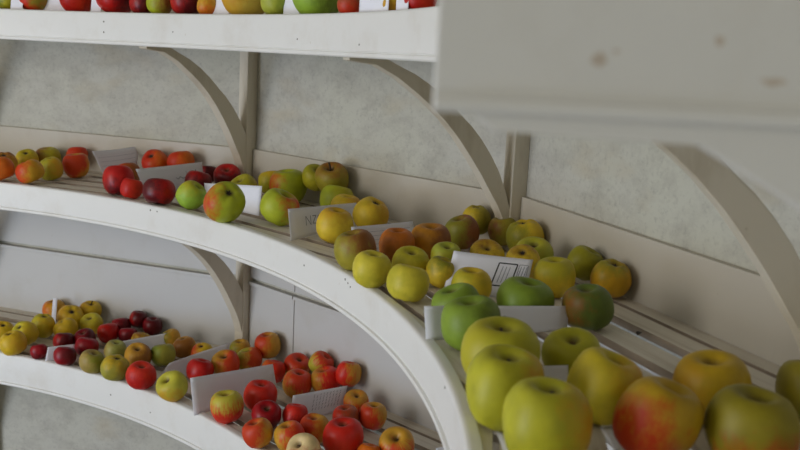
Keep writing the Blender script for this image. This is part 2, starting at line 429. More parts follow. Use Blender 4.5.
# tier, x, y, lift, radius, height ratio, axis, base, blush, blush direction, amount, visible end, label
APPLES = [
 ('m', -1.1148, 2.596, 0, 0.0367, 0.86, [-0.3762, -0.0828, 0.9228], 'O', 'RO', [-0.9432, -0.3155, 0.1042], 0.35, 'c', 'orange apple cut by the left photo edge, front of the middle shelf'),
 ('m', -1.161, 2.7388, 0, 0.0348, 0.86, [0.0761, -0.413, 0.9075], 'OY', 'BR', [-0.0459, -0.2033, 0.978], 0.4, 'c', 'brownish orange apple on the middle shelf behind the one cut by the left edge'),
 ('m', -1.0228, 2.5737, 0, 0.0364, 0.84, [-0.4446, -0.0884, 0.8914], 'OY', 'RO', [-0.9432, -0.3155, 0.1042], 0.55, 'c', 'yellow apple with red left cheek at the middle shelf edge, far left'),
 ('m', -1.1345, 2.8338, 0, 0.034, 0.86, [0.0866, -0.5201, 0.8497], 'Y', 'YG', [-0.0459, -0.2033, 0.978], 0.3, 'c', 'small yellow apple peeping over the red cheeked apple at far left of the middle shelf'),
 ('m', -1.0, 2.6676, 0, 0.0334, 0.97, [-0.1648, -0.134, 0.9772], 'YG', 'OY', [0.9339, -0.2992, 0.1958], 0.3, 'c', 'yellow green apple with brown eye facing front, far left of middle shelf'),
 ('m', -1.0964, 2.9015, 0, 0.0393, 0.86, [-0.048, -0.0697, 0.9964], 'YG', 'BR', [-0.9432, -0.3155, 0.1042], 0.5, 's', 'olive yellow apple standing behind the brown eyed apple, far left of the middle shelf'),
 ('m', -0.9522, 2.7397, 0, 0.0372, 0.97, [-0.0867, -0.0702, 0.9938], 'OY', 'RO', [-0.0097, -0.9311, 0.3645], 0.6, 's', 'orange red streaked apple, rightmost of the far left middle shelf cluster'),
 ('m', -0.9989, 2.8793, 0.0189, 0.0325, 0.86, [-0.0904, 0.2324, 0.9684], 'O', 'RO', [-0.0459, -0.2033, 0.978], 0.6, 's', 'small orange apple mostly hidden behind the orange red streaked apple on the middle shelf'),
 ('m', -0.7417, 2.4504, 0, 0.0407, 0.97, [-0.1009, 0.228, 0.9684], 'R', 'DR', [0.0459, -0.528, -0.848], 0.35, 's', 'large dark red apple in front of the curled card on the middle shelf'),
 ('m', -0.6954, 2.4069, 0, 0.0286, 0.92, [0.1716, 0.1775, 0.969], 'RO', 'R', [-0.9432, -0.3155, 0.1042], 0.6, 's', 'small bright red apple at the shelf edge between large dark red apple and card'),
 ('m', -0.7708, 2.6342, 0, 0.0355, 0.86, [-0.1629, 0.1884, 0.9685], 'RO', 'BR', [0.9339, -0.2992, 0.1958], 0.5, 's', 'brownish red apple mostly hidden behind the large dark red apple on the middle shelf'),
 ('m', -0.6048, 2.3316, 0, 0.0405, 0.82, [0.0414, 0.2456, 0.9685], 'DR', 'R', [0.9339, -0.2992, 0.1958], 0.3, 's', 'glossy maroon apple in front of the white card, close to the middle shelf edge'),
 ('m', -0.7315, 2.7728, 0.0118, 0.0402, 0.82, [-0.2342, -0.6466, 0.726], 'RO', 'O', [0.9339, -0.2992, 0.1958], 0.4, 'c', 'orange red apple behind the white card, left one of the two near the wall'),
 ('m', -0.647, 2.7405, 0.0268, 0.0397, 0.8, [-0.1779, 0.1741, 0.9685], 'O', 'RO', [-0.9432, -0.3155, 0.1042], 0.6, 's', 'orange apple behind the white card, right one of the two near the wall'),
 ('m', -0.5531, 2.5402, 0, 0.0369, 0.84, [0.1437, 0.2018, 0.9688], 'DR', 'R', [-0.0459, -0.2033, 0.978], 0.2, 's', 'dark red apple half hidden behind the bright green apple and beside the white card'),
 ('m', -0.5644, 2.7241, 0.0071, 0.0265, 0.95, [0.0145, 0.2488, 0.9684], 'DR', 'R', [-0.9432, -0.3155, 0.1042], 0.2, 's', 'small very dark red apple at the back against the wall, left of the wall post'),
 ('m', -0.4902, 2.6312, 0, 0.0393, 0.84, [0.0103, -0.4578, 0.889], 'R', 'DR', [0.0459, -0.528, -0.848], 0.7, 's', 'dark red apple at the back directly below the first wall post on the middle shelf'),
 ('m', -0.413, 2.4514, 0, 0.0383, 0.84, [-0.4174, -0.3885, 0.8215], 'YG', 'G', [0.0459, -0.528, -0.848], 0.4, 's', 'green apple peeping over the blank card below the first wall post'),
 ('m', -0.5159, 2.2919, 0, 0.0345, 0.97, [0.6193, -0.1086, 0.7776], 'G1', 'YG', [-0.0459, -0.2033, 0.978], 0.3, 's', 'bright green apple at the middle shelf edge, left of the red cheeked green one'),
 ('m', -0.403, 2.1321, 0, 0.0482, 0.86, [0.3906, -0.5808, 0.7142], 'YG1', 'RO', [-0.9432, -0.3155, 0.1042], 0.3, 'c', 'large green apple with red left cheek and dark eye before the blank card'),
 ('m', -0.2785, 2.1342, 0, 0.044, 0.86, [0.4331, -0.0874, 0.8971], 'YG1', 'RO', [0.9339, -0.2992, 0.1958], 0.2, 's', 'green apple with a red right cheek beside the blank card on the middle shelf'),
 ('m', -0.3558, 2.5655, 0.0055, 0.0373, 0.86, [-0.1709, 0.1811, 0.9685], 'YG', 'Y', [-0.0459, -0.2033, 0.978], 0.3, 's', 'yellow green apple near the wall just right of the first wall post'),
 ('m', -0.2982, 2.4542, 0, 0.0486, 0.94, [-0.1048, -0.0705, 0.992], 'YG1', 'RO', [-0.9432, -0.3155, 0.1042], 0.22, 's', 'large green apple with orange left flank, heaped right of the first wall post'),
 ('m', -0.2258, 2.4389, 0.0399, 0.0352, 0.84, [0.2688, -0.4984, 0.8242], 'YG', 'YG2', [-0.0459, -0.2033, 0.978], 0.5, 's', 'green apple at the back of the heap, behind the one with the orange left flank'),
 ('m', -0.1779, 2.3797, 0.0382, 0.0424, 0.92, [-0.1185, -0.4564, 0.8818], 'OL1', 'BR', [-0.0459, -0.2033, 0.978], 0.3, 'k', 'olive apple with a dark stalk at the back right of the green heap'),
 ('m', -0.1606, 2.3162, 0, 0.041, 0.9, [0.1569, 0.1913, 0.9689], 'YG1', 'YG', [0.9339, -0.2992, 0.1958], 0.4, 's', 'plain green apple in front of the olive apple with the dark stalk'),
 ('m', -0.1334, 2.2472, 0, 0.0366, 0.86, [0.1506, -0.0716, 0.986], 'Y1', 'OY', [0.9339, -0.2992, 0.1958], 0.3, 's', 'small yellow apple behind the card with faint writing, in front of plain green apple'),
 ('m', -0.138, 1.962, 0, 0.0384, 0.96, [0.1734, -0.0722, 0.9822], 'Y1', 'OY', [-0.0459, -0.2033, 0.978], 0.2, 's', 'yellow apple in front of the card with faint writing on the middle shelf'),
 ('m', -0.067, 2.1191, 0, 0.0412, 0.86, [0.3428, -0.3032, 0.8892], 'Y1', 'OY', [0.9339, -0.2992, 0.1958], 0.3, 'c', 'yellow apple at the right end of the card with faint writing'),
 ('m', -0.0789, 1.712, 0, 0.0391, 0.96, [-0.2371, -0.0747, 0.9686], 'OL1', 'RS', [0.6224, -0.2485, 0.7422], 0.4, 's', 'green brown apple with a russet shoulder at the shelf edge below the lined card'),
 ('m', -0.0038, 1.7894, 0, 0.0364, 0.96, [0.0166, -0.0695, 0.9974], 'O1', 'BR', [0.0459, -0.528, -0.848], 0.4, 's', 'round orange russet apple in front of the lined card'),
 ('m', 0.0632, 1.8423, 0, 0.0415, 0.86, [-0.048, -0.0697, 0.9964], 'OY1', 'RS', [0.9339, -0.2992, 0.1958], 0.4, 's', 'wide orange yellow russet apple right of the lined card'),
 ('m', 0.1325, 1.9592, 0, 0.0363, 0.94, [-0.3085, -0.0783, 0.948], 'RS', 'OL', [-0.9432, -0.3155, 0.1042], 0.55, 's', 'brown russet apple leaning before the olive apple near the second wall post'),
 ('m', 0.1663, 2.0495, 0.0197, 0.033, 0.96, [-0.048, -0.0697, 0.9964], 'OL1', 'Y1', [-0.9432, -0.3155, 0.1042], 0.4, 'c', 'olive yellow apple behind the brown russet one, left of the second wall post'),
 ('m', -0.0458, 1.5921, 0, 0.0343, 0.9, [0.1314, -0.0711, 0.9888], 'YL', 'YG', [0.0459, -0.528, -0.848], 0.2, 's', 'pale yellow apple at the shelf edge, right of the russet shouldered apple'),
 ('m', 0.0213, 1.6483, 0, 0.0339, 0.88, [0.1026, -0.2956, 0.9498], 'YL', 'YG', [-0.0459, -0.2033, 0.978], 0.4, 's', 'pale green yellow apple between the orange russet apple and front yellow apple'),
 ('m', 0.0178, 1.5029, 0, 0.0351, 0.86, [0.1659, 0.1832, 0.969], 'YL', 'YG', [-0.9432, -0.3155, 0.1042], 0.2, 's', 'pale yellow apple standing at the shelf edge left of the printed card'),
 ('m', 0.0896, 1.7418, 0, 0.0292, 0.9, [0.0452, -0.2706, 0.9616], 'YG', 'LG', [-0.0459, -0.2033, 0.978], 0.4, 's', 'small green yellow apple behind the left end of the printed card'),
 ('m', 0.0757, 1.6128, 0, 0.0273, 0.97, [0.2608, -0.0758, 0.9624], 'Y1', 'OL', [-0.0459, -0.2033, 0.978], 0.3, 's', 'yellow apple against the left edge of the printed card'),
 ('m', 0.1695, 1.7751, 0, 0.033, 0.74, [-0.0359, -0.5505, 0.834], 'Y1', 'RS', [-0.0459, -0.2033, 0.978], 0.25, 's', 'flattish yellow russet apple behind the top of the printed card'),
 ('m', 0.2208, 1.9911, 0.0071, 0.0323, 0.97, [-0.1123, -0.0707, 0.9912], 'OL1', 'RS', [-0.9432, -0.3155, 0.1042], 0.2, 's', 'olive apple with a rusty left side below the second wall post'),
 ('m', 0.2538, 1.8872, 0.011, 0.0386, 0.88, [-0.2176, -0.0738, 0.9733], 'Y1', 'OL', [-0.9432, -0.3155, 0.1042], 0.4, 'c', 'yellow apple with a dark eye just right of the second wall post'),
 ('m', 0.2582, 1.7684, 0, 0.0375, 0.82, [-0.1106, -0.3948, 0.9121], 'LG', 'YG', [-0.0459, -0.2033, 0.978], 0.3, 's', 'light green apple between the dark eyed yellow apple and printed card'),
 ('m', 0.2305, 1.7082, 0, 0.0331, 0.86, [-0.1885, -0.5718, 0.7984], 'Y1', 'RS', [-0.0459, -0.2033, 0.978], 0.15, 'c', 'yellow apple with a brown eye behind right corner of the printed card'),
 ('m', 0.2703, 1.5898, 0, 0.0357, 0.96, [-0.0735, -0.07, 0.9948], 'Y1', 'YG', [-0.0459, -0.2033, 0.978], 0.5, 's', 'round yellow apple with greenish top in front of the wall, right of printed card'),
 ('m', 0.3374, 1.681, 0.011, 0.0319, 0.92, [0.439, -0.0879, 0.8942], 'YG2', 'OL', [0.9339, -0.2992, 0.1958], 0.3, 's', 'olive green apple at the back, middle one of three along the wall'),
 ('m', 0.3685, 1.5937, 0.0047, 0.0349, 0.86, [0.093, -0.265, 0.9598], 'Y2', 'OL', [-0.0459, -0.2033, 0.978], 0.3, 'c', 'dusky yellow apple with a dark eye nearest the wall, last before the bare slats'),
 ('m', 0.1209, 1.5038, 0, 0.0335, 0.9, [0.0058, -0.0695, 0.9976], 'Y1', 'YG', [-0.9432, -0.3155, 0.1042], 0.4, 's', 'yellow apple in front of the printed card'),
 ('m', 0.0909, 1.3914, 0, 0.0368, 0.74, [-0.3317, -0.1141, 0.9365], 'G', 'DG', [0.0459, -0.528, -0.848], 0.4, 's', 'flat green apple behind the long white card, left one'),
 ('m', 0.1985, 1.4176, 0, 0.0448, 0.74, [0.1341, -0.0711, 0.9884], 'G', 'DG', [0.0459, -0.528, -0.848], 0.3, 's', 'wide flat green apple behind the long white card, centre one'),
 ('m', 0.2921, 1.3978, 0, 0.0398, 0.84, [-0.1845, -0.0726, 0.9801], 'DG', 'BR', [-0.9432, -0.3155, 0.1042], 0.2, 's', 'dark green apple with a reddish brown left side, right of the long white card'),
 ('m', 0.1045, 1.2598, 0, 0.0419, 0.88, [-0.0883, -0.0702, 0.9936], 'G', 'DG', [0.9339, -0.2992, 0.1958], 0.2, 's', 'tall green apple with a brown stalk hollow in front of the long white card'),
 ('m', 0.1309, 1.1132, 0, 0.049, 0.84, [-0.0026, -0.0695, 0.9976], 'YG3', 'YG', [-0.9432, -0.3155, 0.1042], 0.4, 's', 'large yellow green apple behind the biggest front apples, right of the tall green one'),
 ('m', 0.1232, 0.989, 0, 0.0446, 0.97, [0.0545, -0.0698, 0.9961], 'YG3', 'OY', [0.9339, -0.2992, 0.1958], 0.15, 's', 'large yellow apple with a deep dark stalk hollow at the left of the front row'),
 ('m', 0.1545, 0.8908, 0, 0.0456, 0.96, [0.0058, -0.0695, 0.9976], 'YG3', 'OY', [0.9339, -0.2992, 0.1958], 0.18, 's', 'largest yellow green apple at the front bottom centre of the middle shelf'),
 ('m', 0.2265, 1.1615, 0, 0.0373, 0.76, [-0.0423, -0.3601, 0.932], 'YG3', 'YG', [-0.9432, -0.3155, 0.1042], 0.3, 's', 'yellow green apple behind the front row with a small card at its left'),
 ('m', 0.2369, 1.0159, 0, 0.041, 0.97, [0.3152, -0.0787, 0.9457], 'Y3', 'OY', [0.9339, -0.2992, 0.1958], 0.2, 's', 'tall yellow apple directly left of the red cheeked one in the front row'),
 ('m', 0.2711, 0.914, 0, 0.0434, 0.97, [0.3245, -0.0793, 0.9426], 'YG4', 'RO2', [-0.7252, -0.5494, -0.415], 0.38, 's', 'yellow apple with a big orange red cheek at the front of the middle shelf'),
 ('m', 0.3652, 1.0335, 0, 0.0441, 0.9, [-0.1103, -0.0706, 0.9914], 'Y4', 'OY', [-0.9432, -0.3155, 0.1042], 0.1, 's', 'golden apple standing behind the red cheeked and the mottled apples on the right'),
 ('m', 0.3634, 0.9016, 0, 0.045, 0.94, [0.0074, -0.0695, 0.9976], 'OL2', 'RO2', [0.0459, -0.528, -0.848], 0.28, 's', 'dusky green apple with an orange underside at the front right of the middle shelf'),
 ('m', 0.4858, 1.0474, 0, 0.0401, 0.92, [-0.0563, 0.243, 0.9684], 'OL2', 'Y4', [0.9339, -0.2992, 0.1958], 0.3, 's', 'olive apple cut off by the right edge of the photo'),
 ('l', -1.0767, 2.5631, 0, 0.0383, 0.84, [-0.2468, -0.2008, 0.948], 'Y', 'OY', [0.9339, -0.2992, 0.1958], 0.2, 'c', 'yellow apple at the front edge of the lower shelf, far left'),
 ('l', -1.1472, 2.6634, 0, 0.0345, 0.84, [0.1952, -0.3548, 0.9144], 'Y', 'OY', [-0.9432, -0.3155, 0.1042], 0.3, 'c', 'yellow apple cut by the left edge of the photo on the lower shelf'),
 ('l', -1.078, 2.6521, 0, 0.0359, 0.9, [-0.3725, -0.5255, 0.7649], 'YG5', 'Y', [0.9339, -0.2992, 0.1958], 0.4, 'c', 'greenish yellow apple behind the front edge one, far left of the lower shelf'),
 ('l', -1.0583, 2.7385, 0, 0.0354, 0.94, [0.1884, -0.0727, 0.9794], 'YG5', 'Y', [0.9339, -0.2992, 0.1958], 0.4, 'c', 'pale greenish yellow apple in front of the card seen edge on, lower shelf'),
 ('l', -1.0889, 2.911, 0.0035, 0.0359, 0.86, [-0.1678, -0.0721, 0.9832], 'OY', 'O', [-0.9432, -0.3155, 0.1042], 0.4, 'c', 'amber apple with card seen edge on before it, at the back of lower shelf'),
 ('l', -0.998, 2.8072, 0, 0.0419, 0.82, [0.2705, -0.4918, 0.8276], 'Y', 'OY', [-0.9432, -0.3155, 0.1042], 0.4, 'c', 'amber yellow apple right of the card seen edge on, lower shelf'),
 ('l', -0.9571, 2.8656, 0.023, 0.0338, 0.82, [0.1488, -0.215, 0.9652], 'Y', 'OY', [-0.9432, -0.3155, 0.1042], 0.4, 'k', 'yellow apple with a short stalk at the back right of the yellow heap'),
 ('l', -0.927, 2.7835, 0, 0.0355, 0.84, [-0.1011, -0.3897, 0.9154], 'YG5', 'Y', [0.0459, -0.528, -0.848], 0.4, 's', 'lemon yellow apple just in front of the stalked one in the yellow heap'),
 ('l', -0.9847, 2.7222, 0, 0.0346, 0.82, [-0.4617, -0.191, 0.8662], 'Y', 'OY', [0.0459, -0.528, -0.848], 0.2, 'c', 'yellow apple with a dark eye in front centre of the yellow heap'),
 ('l', -0.8546, 2.7137, 0, 0.0317, 0.92, [-0.1452, 0.2025, 0.9685], 'R', 'RO', [-0.9432, -0.3155, 0.1042], 0.3, 's', 'scarlet apple at the left of the dark red heap on the lower shelf'),
 ('l', -0.9515, 2.6155, 0, 0.0306, 0.86, [-0.0159, 0.2488, 0.9684], 'DR', 'R', [-0.9432, -0.3155, 0.1042], 0.3, 's', 'maroon apple behind the small folded card on the lower shelf'),
 ('l', -0.8988, 2.6424, 0, 0.0323, 0.84, [-0.168, -0.3101, 0.9358], 'DR', 'M', [-0.9432, -0.3155, 0.1042], 0.5, 's', 'dark red apple behind the shiny one, right of the small folded card'),
 ('l', -0.9905, 2.5303, 0, 0.0229, 0.94, [-0.1767, 0.1754, 0.9685], 'M', 'DR', [0.0459, -0.528, -0.848], 0.3, 's', 'small magenta red apple left of the small folded card at the edge'),
 ('l', -0.8692, 2.5698, 0, 0.0343, 0.8, [0.1165, 0.2192, 0.9687], 'M', 'DR', [0.0459, -0.528, -0.848], 0.4, 's', 'shiny dark crimson apple right of the small folded card'),
 ('l', -0.9037, 2.4915, 0, 0.0307, 0.84, [0.0687, 0.2392, 0.9685], 'M', 'DR', [0.9339, -0.2992, 0.1958], 0.5, 's', 'crimson apple leaning on the front of the small folded card at the edge'),
 ('l', -0.8383, 2.789, 0, 0.0305, 0.9, [-0.169, 0.1829, 0.9685], 'M', 'DR', [0.9339, -0.2992, 0.1958], 0.4, 's', 'crimson apple in the middle of the dark red heap on lower shelf'),
 ('l', -0.7904, 2.8081, 0.0214, 0.0287, 0.9, [0.1679, 0.1812, 0.969], 'DR', 'R', [-0.9432, -0.3155, 0.1042], 0.2, 's', 'maroon apple at the back top of the dark red heap'),
 ('l', -0.7407, 2.7853, 0.01, 0.0306, 0.86, [0.0725, -0.07, 0.9949], 'DR', 'M', [-0.9432, -0.3155, 0.1042], 0.2, 's', 'nearly black red apple at the right end of the dark red heap'),
 ('l', -0.7937, 2.7096, 0, 0.0287, 0.84, [-0.1114, 0.2231, 0.9684], 'DR', 'M', [-0.0459, -0.2033, 0.978], 0.3, 's', 'maroon apple at the front of the dark red heap'),
 ('l', -0.8138, 2.4449, 0, 0.0339, 0.86, [0.2608, -0.0758, 0.9624], 'TAN', 'OL', [0.9339, -0.2992, 0.1958], 0.4, 's', 'tan russet apple at the lower shelf edge right of crimson apples'),
 ('l', -0.738, 2.4007, 0, 0.0374, 0.84, [0.246, -0.0751, 0.9664], 'OL3', 'Y', [-0.0459, -0.2033, 0.978], 0.3, 'c', 'olive apple with a dark eye at the lower shelf edge, left of the scarlet one'),
 ('l', -0.7855, 2.5566, 0, 0.0316, 0.88, [0.1884, -0.0727, 0.9794], 'LG2', 'TAN', [-0.9432, -0.3155, 0.1042], 0.4, 's', 'pale green apple at the left end of the pointed card'),
 ('l', -0.7052, 2.5012, 0, 0.0386, 0.8, [0.0549, -0.2755, 0.9597], 'OY3', 'BR', [0.9339, -0.2992, 0.1958], 0.4, 's', 'yellow brown apple in front of the pointed card'),
 ('l', -0.6431, 2.5295, 0, 0.034, 0.9, [-0.178, 0.174, 0.9685], 'OL3', 'G', [-0.9432, -0.3155, 0.1042], 0.3, 's', 'olive green apple at the right end of the pointed card'),
 ('l', -0.743, 2.6671, 0, 0.0283, 0.86, [0.1374, 0.2063, 0.9688], 'Y', 'BR', [-0.0459, -0.2033, 0.978], 0.3, 's', 'small yellow apple hidden behind the pointed card'),
 ('l', -0.6623, 2.6975, 0, 0.0286, 0.9, [-0.3851, -0.0835, 0.9191], 'OY3', 'OL', [-0.9432, -0.3155, 0.1042], 0.4, 's', 'ochre apple against the wall behind right corner of the pointed card'),
 ('l', -0.6039, 2.619, 0, 0.0335, 0.84, [-0.2257, -0.0742, 0.9714], 'OY3', 'BR', [-0.0097, -0.9311, 0.3645], 0.5, 'c', 'ribbed ochre brown apple between the two long cards'),
 ('l', -0.5427, 2.5697, 0, 0.0315, 0.84, [-0.0433, -0.3251, 0.9447], 'Y', 'RO', [-0.9432, -0.3155, 0.1042], 0.4, 'c', 'yellow apple with a red edge peeping over the folded long card'),
 ('l', -0.6534, 2.3458, 0, 0.039, 0.84, [0.1381, -0.181, 0.9737], 'RO3', 'R', [0.0459, -0.528, -0.848], 0.5, 's', 'bright scarlet apple at the lower shelf edge left of the folded long card'),
 ('l', -0.5525, 2.2691, 0, 0.0394, 0.84, [-0.4315, -0.4575, 0.7775], 'YG6', 'OY', [0.0459, -0.528, -0.848], 0.3, 's', 'pale yellow green apple with a stalk hollow at the lower shelf edge'),
 ('l', -0.5142, 2.4122, 0, 0.0354, 0.88, [0.1685, 0.1806, 0.969], 'R', 'RO', [0.0459, -0.528, -0.848], 0.2, 's', 'plain red apple between the folded long card and the big blank card'),
 ('l', -0.4547, 2.465, 0, 0.0395, 0.84, [-0.1383, -0.34, 0.9302], 'OY3', 'RO', [0.9339, -0.2992, 0.1958], 0.6, 's', 'yellow apple with a red right side behind the big blank card'),
 ('l', -0.4425, 2.6134, 0, 0.0315, 0.94, [-0.048, -0.0697, 0.9964], 'OY3', 'OL', [-0.9432, -0.3155, 0.1042], 0.4, 's', 'small ochre yellow apple near the wall post foot on lower shelf'),
 ('l', -0.3565, 2.5673, 0.0263, 0.0374, 0.96, [-0.1355, -0.0712, 0.9882], 'OY3', 'RO', [-0.9432, -0.3155, 0.1042], 0.6, 's', 'yellow apple with a red left side tight against the wall, lower shelf'),
 ('l', -0.4012, 2.526, 0, 0.0362, 0.86, [-0.2371, -0.0747, 0.9686], 'YG6', 'RO', [0.9339, -0.2992, 0.1958], 0.6, 's', 'green yellow apple with a red right cheek behind the big blank card'),
 ('l', -0.3222, 2.4347, 0, 0.0326, 0.96, [0.1525, 0.195, 0.9689], 'RO3', 'O', [-0.9432, -0.3155, 0.1042], 0.4, 's', 'orange red apple behind the right end of the big blank card'),
 ('l', -0.3922, 2.1485, 0, 0.0389, 0.97, [-0.1083, -0.0706, 0.9916], 'RO3', 'YG6', [-0.0459, -0.2033, 0.978], 0.5, 's', 'tall red striped apple with a green top in front of the big blank card'),
 ('l', -0.3251, 2.2341, 0, 0.0413, 0.9, [0.0555, -0.0698, 0.996], 'R2', 'RO', [-0.9432, -0.3155, 0.1042], 0.3, 's', 'rosy red apple in front of the right half of the big blank card'),
 ('l', -0.2931, 2.1202, 0, 0.0355, 0.82, [0.0998, -0.4529, 0.8859], 'R3', 'DR', [0.0459, -0.528, -0.848], 0.4, 's', 'dark rosy apple in front of the rosy red apple'),
 ('l', -0.2962, 2.0115, 0, 0.0343, 0.9, [-0.3012, -0.0779, 0.9504], 'OY3', 'RO', [-0.9432, -0.3155, 0.1042], 0.75, 's', 'red and yellow apple with a scar at the lower shelf edge'),
 ('l', -0.2225, 1.999, 0, 0.035, 0.9, [-0.2815, -0.0768, 0.9565], 'OY3', 'RO3', [0.9339, -0.2992, 0.1958], 0.66, 's', 'orange red apple at the edge below the card with written rows'),
 ('l', -0.172, 2.0558, 0, 0.0347, 0.92, [-0.1169, -0.0707, 0.9906], 'OY3', 'RO', [-0.9432, -0.3155, 0.1042], 0.6, 's', 'amber red apple in front of the card with written rows'),
 ('l', -0.183, 1.9234, 0, 0.0362, 0.86, [-0.4465, -0.5019, 0.7408], 'CR', 'RO', [0.0459, -0.528, -0.848], 0.5, 's', 'cream coloured apple with pink flush at the bottom edge of the photo'),
 ('l', -0.1034, 1.9891, 0, 0.0448, 0.92, [-0.0478, -0.0822, 0.9955], 'R2', 'RO', [0.0459, -0.528, -0.848], 0.4, 's', 'largest red apple at the bottom of the lower shelf'),
 ('l', -0.2274, 2.1392, 0, 0.0311, 0.9, [0.0916, 0.2311, 0.9686], 'R2', 'DR', [0.0459, -0.528, -0.848], 0.3, 's', 'red apple half hidden behind the left end of the card with written rows'),
 ('l', -0.2455, 2.3388, 0, 0.0389, 0.9, [0.1506, -0.0716, 0.986], 'OY3', 'RO3', [0.6224, -0.2485, 0.7422], 0.66, 's', 'red and yellow green apple behind the left of the card with written rows'),
 ('l', -0.2618, 2.4715, 0.0035, 0.0369, 0.84, [0.2675, -0.3228, 0.9079], 'OY3', 'RO3', [-0.0459, -0.2033, 0.978], 0.7, 's', 'yellow apple with a red crown near the wall, left of the three at the back'),
 ('l', -0.1923, 2.4088, 0.0379, 0.0326, 0.9, [0.5608, -0.1008, 0.8218], 'YG6', 'R2', [0.6224, -0.2485, 0.7422], 0.55, 's', 'green yellow apple with a red patch at its top, middle one at the wall'),
 ('l', -0.172, 2.3506, 0.0068, 0.0396, 0.88, [-0.2815, -0.0768, 0.9565], 'R2', 'OY3', [-0.9432, -0.3155, 0.1042], 0.35, 's', 'bright red apple just behind the right of the card with written rows'),
 ('l', -0.1144, 2.3303, 0.0392, 0.0336, 0.97, [0.1746, 0.1745, 0.9691], 'R2', 'OY3', [0.9339, -0.2992, 0.1958], 0.4, 's', 'red apple with a yellow right side, last one before the bare wall'),
 ('l', -0.0877, 2.2441, 0, 0.0324, 0.84, [0.0644, -0.3498, 0.9346], 'RO3', 'OY3', [-0.0459, -0.2033, 0.978], 0.5, 's', 'orange red apple behind the right end of the card with written rows'),
 ('l', -0.042, 2.1511, 0, 0.0336, 0.96, [0.0399, -0.0697, 0.9968], 'OY3', 'RO3', [-0.7252, -0.5494, -0.415], 0.7, 's', 'orange apple with a dark eye at the right beside the bare slats'),
 ('l', -0.1059, 2.138, 0, 0.0322, 0.9, [-0.1355, -0.0712, 0.9882], 'RS2', 'RO3', [-0.9432, -0.3155, 0.1042], 0.4, 's', 'dull brick red apple between the largest red and the dark eyed orange one'),
 ('l', 0.0175, 1.9691, 0, 0.0397, 0.92, [-0.1114, -0.5836, 0.8044], 'OY3', 'RO3', [0.0459, -0.528, -0.848], 0.55, 's', 'yellow orange apple at the lower right beside the fascia of the middle shelf'),
 ('l', -0.0428, 1.9447, 0, 0.0273, 0.86, [0.1237, 0.2151, 0.9687], 'O', 'RO3', [0.0459, -0.528, -0.848], 0.5, 's', 'orange apple just showing at the bottom edge of the photo'),
 ('t', -1.1022, 2.6457, 0, 0.0333, 0.9, [0.0, 0.1, 1.0], 'YG', 'DG', [-0.9432, -0.3155, 0.1042], 0.4, 's', 'yellow green apple at the left end of the top shelf'),
 ('t', -1.0236, 2.6279, 0, 0.042, 0.9, [0.0141, -0.0416, 1.0], 'RO', 'OL', [0.9339, -0.2992, 0.1958], 0.45, 's', 'orange red apple with olive side on top shelf, second from left'),
 ('t', -0.8899, 2.5798, 0, 0.0486, 0.9, [-0.0279, -0.0654, 1.0], 'R', 'RO', [0.9339, -0.2992, 0.1958], 0.4, 's', 'wide red apple on the top shelf right of the grey white card gap'),
 ('t', -0.7692, 2.5242, 0, 0.0534, 0.9, [0.0412, 0.096, 1.0], 'R', 'DR', [0.9339, -0.2992, 0.1958], 0.4, 's', 'deep red apple on the top shelf above the nail holes'),
 ('t', -0.679, 2.4444, 0, 0.0307, 0.9, [-0.0537, -0.0146, 1.0], 'DR', 'R', [-0.9432, -0.3155, 0.1042], 0.3, 's', 'maroon apple on the top shelf left of the pale green one'),
 ('t', -0.6254, 2.4134, 0, 0.0345, 0.9, [0.065, -0.0839, 1.0], 'YG1', 'RS', [0.9339, -0.2992, 0.1958], 0.4, 's', 'pale green apple between two dark red ones on the top shelf'),
 ('t', -0.5448, 2.3657, 0, 0.0433, 0.9, [-0.0751, 0.0844, 1.0], 'DR', 'R', [-0.9432, -0.3155, 0.1042], 0.4, 's', 'dark red apple right of the pale green one on the top shelf'),
 ('t', -0.4803, 2.2916, 0, 0.0262, 0.9, [0.0837, 0.0137, 1.0], 'OY', 'O', [0.0459, -0.528, -0.848], 0.4, 's', 'small amber apple on the top shelf left of the wide yellow one'),
 ('t', -0.3819, 2.2415, 0, 0.0551, 0.9, [-0.0906, -0.0958, 1.0], 'TY', 'OY', [-0.9432, -0.3155, 0.1042], 0.5, 's', 'wide straw yellow apple on the top shelf'),
 ('t', -0.2934, 2.1206, 0, 0.0351, 0.9, [0.0956, 0.066, 1.0], 'LG', 'G', [0.9339, -0.2992, 0.1958], 0.3, 's', 'light green apple on the top shelf left of the leaning card'),
 ('t', -0.1957, 2.0324, 0, 0.0546, 0.9, [-0.0988, 0.0408, 1.0], 'G1', 'DG', [0.9339, -0.2992, 0.1958], 0.4, 's', 'wide bright green apple on the top shelf right of the leaning card'),
 ('t', -0.1171, 1.8635, 0, 0.0234, 0.9, [0.1, -0.1, 1.0], 'RS2', 'RO', [0.0459, -0.528, -0.848], 0.5, 's', 'brick brown apple on the top shelf left of the written card'),
 ('t', -0.0314, 1.6941, 0, 0.0174, 0.9, [-0.0992, 0.0424, 1.0], 'OY', 'Y', [-0.0459, -0.2033, 0.978], 0.3, 's', 'yellow apple on the top shelf right of the written card'),
 ('t', 0.016, 1.6133, 0, 0.0277, 0.9, [0.0964, 0.0647, 1.0], 'RO', 'R', [-0.9432, -0.3155, 0.1042], 0.5, 's', 'red apple at the right end of top shelf beside the near end board'),
]
